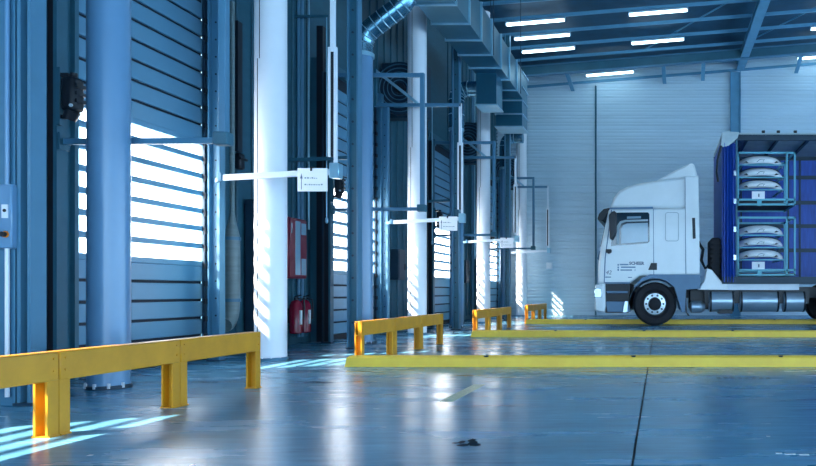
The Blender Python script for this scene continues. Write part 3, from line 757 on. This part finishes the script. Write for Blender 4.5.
# wheels
def wheel():
    t = MB().lathe_y(0, 0, [(0.30, 0.03), (0.33, 0.0), (0.44, -0.005), (0.485, 0.03), (0.492, 0.07), (0.492, 0.24), (0.485, 0.28), (0.44, 0.31), (0.30, 0.30)], 40).build('wheel', 'rubber')
    MB().lathe_y(0, 0, [(0.315, 0.03), (0.30, 0.015), (0.25, 0.05), (0.24, 0.10), (0.1, 0.10)], 36).build('rim', 'rubber', t)
    MB().lathe_y(0, 0, [(0.245, 0.045), (0.24, 0.03), (0.15, 0.02), (0.145, 0.05)], 36).build('rim_disc', 'chrome', t)
    MB().lathe_y(0, 0, [(0.145, 0.02), (0.13, -0.01), (0.09, -0.02), (0.05, -0.025)], 28).build('hub', 'rubber', t)
    for i in range(10):
        a = R(36 * i); cx, cz = 0.195 * math.cos(a), 0.195 * math.sin(a)
        MB().cyl((cx, 0.012, cz), (cx, 0.03, cz), 0.026, n=10).build('hand_hole', 'black', t)
    return t
w0 = wheel(); w0.parent = tk; w0.location = (WCX, 0.06, WCZ)
RX1, RX2 = T(847, 0)[0], T(907, 0)[0]
for (x, side) in ((WCX, 1), (RX1, 0), (RX1, 1), (RX2, 0), (RX2, 1)):
    c = copy_tree(w0, tk); c.location = (x, 0.06 if not side else W - 0.06, WCZ); c.rotation_euler.z = R(180) if side else 0
# chassis
BX0, BX1 = T(722, 0)[0], 7.3
for y in (0.75, 1.55):
    MB().box(-1.0, BX1, y, y + 0.09, 0.62, 0.88).build('chassis_rail', 'black', tk, smooth=False)
for x in (WCX, RX1, RX2): MB().cyl((x, 0.15, WCZ), (x, W - 0.15, WCZ), 0.07, n=12).build('axle', 'black', tk)
for (a, b_) in ((709.5, 735), (740.5, 780.5), (784.5, 807)):
    x0, x1 = T(a, 0)[0], T(b_, 0)[0]; zc = T(0, 301.3)[1]
    tnk = MB().tube([(x0, 0.30, zc), (x0 + 0.02, 0.30, zc), (x1 - 0.02, 0.30, zc), (x1, 0.30, zc)], [0.21, 0.24, 0.24, 0.21], 24).build('tank', 'tank', tk)
    for xs in (x0 + 0.02, x1 - 0.05):
        MB().cyl((xs, 0.30, zc), (xs + 0.04, 0.30, zc), 0.247, n=24).build('tank_strap', 'black', tnk)
MB().box(T(705, 0)[0], T(811, 0)[0], 0.2, 0.75, 0.50, 0.86).build('tank_frame', 'black', tk, smooth=False)
MB().box(T(719, 0)[0], T(733, 0)[0], 0.1, 0.5, 0.27, 0.36).build('skid_box', 'black', tk, bevel=0.01)
MB().tube([(T(690, 0)[0], 0.3, 0.42), (T(692, 0)[0], 0.3, 0.42), (T(702, 0)[0], 0.3, 0.42), (T(706, 0)[0], 0.3, 0.42)], [0.08, 0.14, 0.14, 0.07], 16).build('silencer', 'tank', tk)
MB().box(T(690, 0)[0], T(711, 0)[0], 0.45, 0.9, 0.36, 0.85).build('gearbox', 'black', tk, bevel=0.03)
MB().prism(TP((698, 290), (704, 281), (707, 268), (712, 270), (722, 282), (728, 282), (728, 290)), 0.02, 0.45).build('rear_fender', 'truck_white', tk, bevel=0.02)
for (dx, y_) in ((0, 0.3), (0.04, 0.5), (0.02, 0.75)):
    x0 = T(699, 0)[0]; x1 = T(712, 0)[0]
    MB().tube([(x0, y_, 1.95), (x0 + 0.10 + dx, y_, 1.75), (x0 + 0.06 + dx, y_, 1.5), (x0 + 0.18, y_, 1.3), (x1, y_, 1.45)], 0.018, 8).build('air_hose', 'black', tk)
MB().lathe_y(0, 0, [(0.3, 0), (0.5, 0.02), (0.52, 0.1), (0.5, 0.24), (0.3, 0.26)], 28)
sp = MB().box(T(711, 0)[0], T(722, 0)[0] - 0.01, 0.1, 1.2, T(0, 283)[1], T(0, 237)[1]).build('spare_wheel', 'rubber', tk, bevel=0.07, segs=3)
for i in range(9):
    z = T(0, 279 - i * 4.6)[1]
    MB().box(T(711, 0)[0] - 0.006, T(722, 0)[0] - 0.02, 0.085, 0.1, z - 0.02, z + 0.02).build('tread_block', 'rubber', sp, smooth=False)
# box body
ZB0, ZB1, ZT0, ZT1 = T(0, 283)[1], T(0, 278.5)[1], T(0, 139)[1], T(0, 132.5)[1]
MB().box(BX0, BX1, 0, W, ZB0, ZB1).build('load_floor', 'steel_dark', tk, smooth=False)
MB().box(BX0, BX1, -0.01, 0.05, ZB0 - 0.02, ZB1 + 0.04).build('side_sill', 'steel_dark', tk, smooth=False)
MB().box(T(727, 0)[0], T(800, 0)[0], 0.10, 0.14, T(0, 290)[1], ZB0 - 0.02).build('underrun_panel', 'arm_white', tk, smooth=False)
MB().box(BX0, BX0 + 0.06, 0.02, W - 0.02, ZB1, ZT0).build('front_wall', 'tarp_blue', tk, smooth=False)
MB().box(BX0, BX1, 0, W, ZT0 + 0.06, ZT1).build('box_roof', 'tarp_grey', tk, bevel=0.02)
MB().box(BX0, BX1, 0.0, 0.06, ZT0 - 0.03, ZT0 + 0.10).build('roof_rail', 'steel_dark', tk, smooth=False)
MB().box(BX0, BX1, W - 0.06, W, ZT0 - 0.03, ZT0 + 0.06).build('roof_rail', 'steel_dark', tk, smooth=False)
for x in (1.95, 2.65, 3.35, 4.05, 4.75, 5.45, 6.15, 6.85):
    MB().box(x, x + 0.05, 0.06, W - 0.06, ZT0, ZT0 + 0.06).build('roof_bow', 'steel_dark', tk, smooth=False)
MB().box(BX1 - 0.06, BX1, 0, W, ZB1, ZT0).build('rear_wall', 'tarp_blue', tk, smooth=False)
fc = MB().box(BX0 + 0.06, BX1 - 0.06, W - 0.03, W - 0.01, ZB1, ZT0).build('far_curtain', 'tarp_blue', tk, smooth=False)
for x in (2.1, 3.32, 3.62, 4.6, 5.6, 6.6):
    MB().box(x - 0.02, x + 0.02, W - 0.06, W - 0.03, ZB1, ZT0).build('curtain_post', 'steel_dark', fc, smooth=False)
for py in (160, 189, 216, 244):
    MB().box(BX0 + 0.06, BX1 - 0.06, W - 0.055, W - 0.03, T(0, py)[1] - 0.05, T(0, py)[1] + 0.05).build('side_board', 'steel_dark', fc, smooth=False)
# gathered curtain at the near front corner
n = 26; xa, xb = T(722, 0)[0], T(735.5, 0)[0]
vs = []
for i in range(n + 1):
    u = i / n; vs.append((xa + (xb - xa) * u, -0.01 + 0.045 * math.sin(u * 6.283 * 4.5) + 0.01 * math.sin(u * 23)))
b = MB(); k = len(vs)
b.add([(x, y, ZB0 + 0.02) for x, y in vs] + [(x, y, ZT0 - 0.1) for x, y in vs] + [(x, y + 0.02, ZB0 + 0.02) for x, y in vs] + [(x, y + 0.02, ZT0 - 0.1) for x, y in vs],
      [(i, i+1, k+i+1, k+i) for i in range(k-1)] + [(2*k+i, 2*k+i+1, 3*k+i+1, 3*k+i) for i in range(k-1)] + [(0, k, 3*k, 2*k), (k-1, 2*k-1, 4*k-1, 3*k-1)] + [(i, i+1, 2*k+i+1, 2*k+i) for i in range(k-1)] + [(k+i, k+i+1, 3*k+i+1, 3*k+i) for i in range(k-1)])
b.build('gathered_curtain', 'tarp_blue', tk)
MB().prism(TP((735.5, 140), (737.6, 140), (737.6, 281), (735.5, 281)), 0.0, 0.06).build('curtain_pole', 'steel_teal', tk, smooth=False)
for py in (171, 199, 227, 255):
    MB().prism(TP((733.5, py), (736, py), (736, py + 5), (733.5, py + 5)), -0.05, -0.03).build('buckle', 'chrome', tk, smooth=False)
MB().prism(TP((720.5, 146), (721.5, 133.5), (727, 131.8), (739, 132.5), (737.5, 138), (733, 142.5), (728, 146.3), (723.5, 147.5)), -0.05, 0.02).build('canvas_flap', 'tarp_grey', tk, bevel=0.012)
MB().tube([(T(721, 146)[0], -0.03, T(0, 146)[1]), (T(717.5, 160)[0], -0.03, T(0, 160)[1]), (T(716.5, 172)[0], -0.03, T(0, 172)[1]), (T(718, 182)[0], -0.03, T(0, 182)[1])], 0.025, 8).build('canvas_strap', 'black', tk)
for px in (762, 777, 794):
    MB().prism(TP((px, 130.4), (px + 3, 130.4), (px + 3, 133), (px, 133)), 0.0, 0.06).build('roof_roller', 'black', tk, smooth=False)
# markings on the cab door
text('door_lettering', 'SCHEER', 0.095, 'ink', tk, (T(629.2, 0)[0], -0.004, T(0, 264.7)[1]), bold=0.004)
nums = text('door_number', '42', 0.13, 'ink', tk, (T(605.6, 0)[0], -0.004, T(0, 274.4)[1]), shear=0.25)
for (x0, x1, py, h) in ((605.3, 611, 277.6, 1.0), (617.5, 619, 265.6, 1.6), (619.8, 628.5, 265.2, 1.2), (617.5, 619, 268.2, 1.6), (621, 635.5, 267.8, 1.2), (617.5, 619, 270.8, 1.9), (620.5, 632, 270.6, 1.1), (634.8, 635.3, 271, 2.0), (628, 632, 277.8, 0.8)):
    MB().prism(TP((x0, py), (x1, py), (x1, py - h), (x0, py - h)), -0.004, 0.01).build('small_print', 'truck_grey', tk, smooth=False)
MB().prism(TP((648.2, 270), (651, 263), (657, 263), (657, 270)), -0.01, 0.02).build('door_handle', 'black', tk, smooth=False)

# ------------------------------------------------------------------ racks with bumpers inside the truck
def rack(z0, z1, label):
    x0, x1 = T(738, 0)[0], T(797, 0)[0]
    r = empty('transport_rack', (x0, TY + 0.14, z0), label, 'rack', 'racks in the truck')
    L = x1 - x0; D = 1.3; H = z1 - z0
    for x in (0.02, L - 0.20, L - 0.02):
        for y in (0.02, D - 0.02):
            if x == L - 0.20 and y > 0.5: continue
            MB().box(x - 0.02, x + 0.02, y - 0.02, y + 0.02, 0.0, H).build('post', 'rack_cyan', r, smooth=False)
    for z in (0.03, 0.14, H - 0.02):
        MB().box(0, L, 0.0, 0.035, z - 0.022, z + 0.022).build('rail', 'rack_cyan', r, smooth=False)
        MB().box(0, L, D - 0.035, D, z - 0.022, z + 0.022).build('rail', 'rack_cyan', r, smooth=False)
        for x in (0.02, L - 0.02): MB().box(x - 0.018, x + 0.018, 0.035, D - 0.035, z - 0.018, z + 0.018).build('rail', 'rack_cyan', r, smooth=False)
    MB().box(0.02, L - 0.02, 0.04, D - 0.04, 0.045, 0.07).build('base_board', 'wood_dark', r, smooth=False)
    MB().box(0.45, 0.55, -0.004, 0.03, -0.0, 0.14).build('label_holder', 'rack_cyan', r, smooth=False)
    lp = MB().box(0.33, 0.62, -0.012, -0.002, 0.155, 0.325).build('label_sheet', 'sign_white', r, smooth=False)
    MB().add([(0.47, -0.0135, 0.20), (0.50, -0.0135, 0.20), (0.50, -0.0135, 0.27), (0.47, -0.0135, 0.27)], [(0, 1, 2, 3)]).build('printed_line', 'ink', lp)
    for zz in (0.39, 0.67, 0.95):
        if zz > H: break
        for x in (0.1, L - 0.3):
            MB().box(x - 0.03, x + 0.03, 0.035, D - 0.035, zz - 0.03, zz - 0.005).build('shelf_arm', 'rack_cyan', r, smooth=False)
        MB().box(0.04, L - 0.22, 0.05, 0.08, zz - 0.032, zz - 0.005).build('shelf_rail', 'rack_cyan', r, smooth=False)
    return r, x0, z0
def bumper(x, y, z, label):
    b = empty('car_bumper', (x, y, z), label, 'bumper', 'white car bumpers on racks')
    nu, nv = 24, 7; hw = 0.56
    m_ = MB(); vs = []; fs = []
    for i in range(nu + 1):
        u = -1 + 2 * i / nu
        top = 0.25 * (1 - abs(u) ** 2.4 * 0.45); bot = 0.045 * (1 - u * u)
        for j in range(nv + 1):
            v = j / nv
            zz = bot + (top - bot) * v
            yy = 0.45 * abs(u) ** 3.6 - 0.06 * math.sin(v * math.pi) + 0.14 * v * v
            vs.append((u * hw, yy, zz))
    for i in range(nu):
        for j in range(nv): fs.append((i*(nv+1)+j, (i+1)*(nv+1)+j, (i+1)*(nv+1)+j+1, i*(nv+1)+j+1))
    o = m_.add(vs, fs).build('shell', 'bumper_white', b)
    sol = o.modifiers.new('thick', 'SOLIDIFY'); sol.thickness = 0.012
    for sx in (-1, 1):
        MB().prism([(sx * 0.40, 0.07), (sx * 0.33, 0.055), (sx * 0.30, 0.06), (sx * 0.34, 0.095)], -0.035 + 0.03, 0.03).build('fog_lamp_hole', 'black', b, smooth=False)
    pts = [(-0.11, -0.045, 0.065), (-0.05, -0.075, 0.115), (0.0, -0.08, 0.125), (0.06, -0.075, 0.12), (0.03, -0.068, 0.075)]
    MB().tube(pts, 0.005, 6).build('plate_recess', 'steel_teal', b)
    # dark upper grille gap line
    pts = [(u * hw, 0.45 * abs(u) ** 3.6 - 0.035 + 0.115, 0.25 * (1 - abs(u) ** 2.4 * 0.45) * 0.86 + 0.020) for u in [-.9 + .15 * i for i in range(13)]]
    MB().tube(pts, 0.012, 6).build('upper_slot', 'steel_dark', b)
    return b
LV = ['top', 'middle', 'bottom']
for (pz0, pz1, nm) in ((205, 150.5, 'upper'), (276, 216, 'lower')):
    r_, rx, rz = rack(T(0, pz0)[1], T(0, pz1)[1], '%s cyan steel rack of white car bumpers in the truck' % nm)
    for i, zz in enumerate((0.39, 0.67, 0.95)):
        if rz + zz + 0.2 > T(0, pz1)[1] + 0.14: continue
        bumper(rx + 0.57, TY + 0.14 + 0.18, rz + zz, 'white car bumper on the %s level of the %s rack' % (LV[2 - i], nm))

# ------------------------------------------------------------------ fluorescent batten lamps under the purlins
def lamp():
    r = empty('batten_lamp', (0, 0, 0))
    L = 1.55; dz = 0.08 * L
    MB().prism([(0, 0.03), (L, dz + 0.03), (L, dz + 0.075), (0, 0.075)], -0.045, 0.045).build('housing', 'lamp_housing', r, smooth=False)
    MB().bar((0.03, 0, 0.005), (L - 0.03, 0, dz + 0.005), 0.075, 0.05).build('tube', 'tube_light', r, smooth=False)
    for x in (0.0, L - 0.025):
        z = 0.08 * x; MB().box(x, x + 0.025, -0.042, 0.042, z - 0.025, z + 0.034).build('end_cap', 'lamp_housing', r, smooth=False)
    return r
py_ = sorted(purlin_y, reverse=True)
spots = []
for i, y in enumerate(py_):
    if i == 0: spots += [(-2.37, y), (4.36, y)]
    elif i == 2: spots += [(-4.0, y), (-0.84, y), (4.34, y)]
    elif i == 3: spots += [(-4.0, y)]
    elif i == 4: spots += [(-4.0, y), (-0.82, y)]
    elif i >= 6 and i % 3 == 0: spots += [(-2.2, y), (0.6, y), (5.6, y), (7.8, y)]  # rows out of view, added to light the hall
l0 = lamp(); used = False
NAMES = {(0, 0): 'lowest fluorescent tube lamp close above the far wall', (0, 1): 'fluorescent tube lamp at the right picture edge near the far wall',
         (2, 0): 'third fluorescent tube lamp in the row beside the duct', (2, 1): 'fluorescent tube lamp right of the duct row, lower of two',
         (2, 2): 'fluorescent tube lamp at the upper right picture corner', (3, 0): 'second fluorescent tube lamp in the row beside the duct',
         (4, 0): 'first fluorescent tube lamp in the row beside the duct', (4, 1): 'fluorescent tube lamp right of the duct row, upper of two'}
cnt = {}
for (x, y) in spots:
    i = py_.index(y); cnt[i] = cnt.get(i, -1) + 1
    o = copy_tree(l0) if used else l0
    used = True
    o.location = (x, y, CAM_H + (6.76 if i == 0 else 6.92) + 0.08 * (x + 4))
    tag(o, NAMES.get((i, cnt[i]), 'unseen fluorescent tube lamp added to light the hall'), 'lamp', 'fluorescent tube lamps')
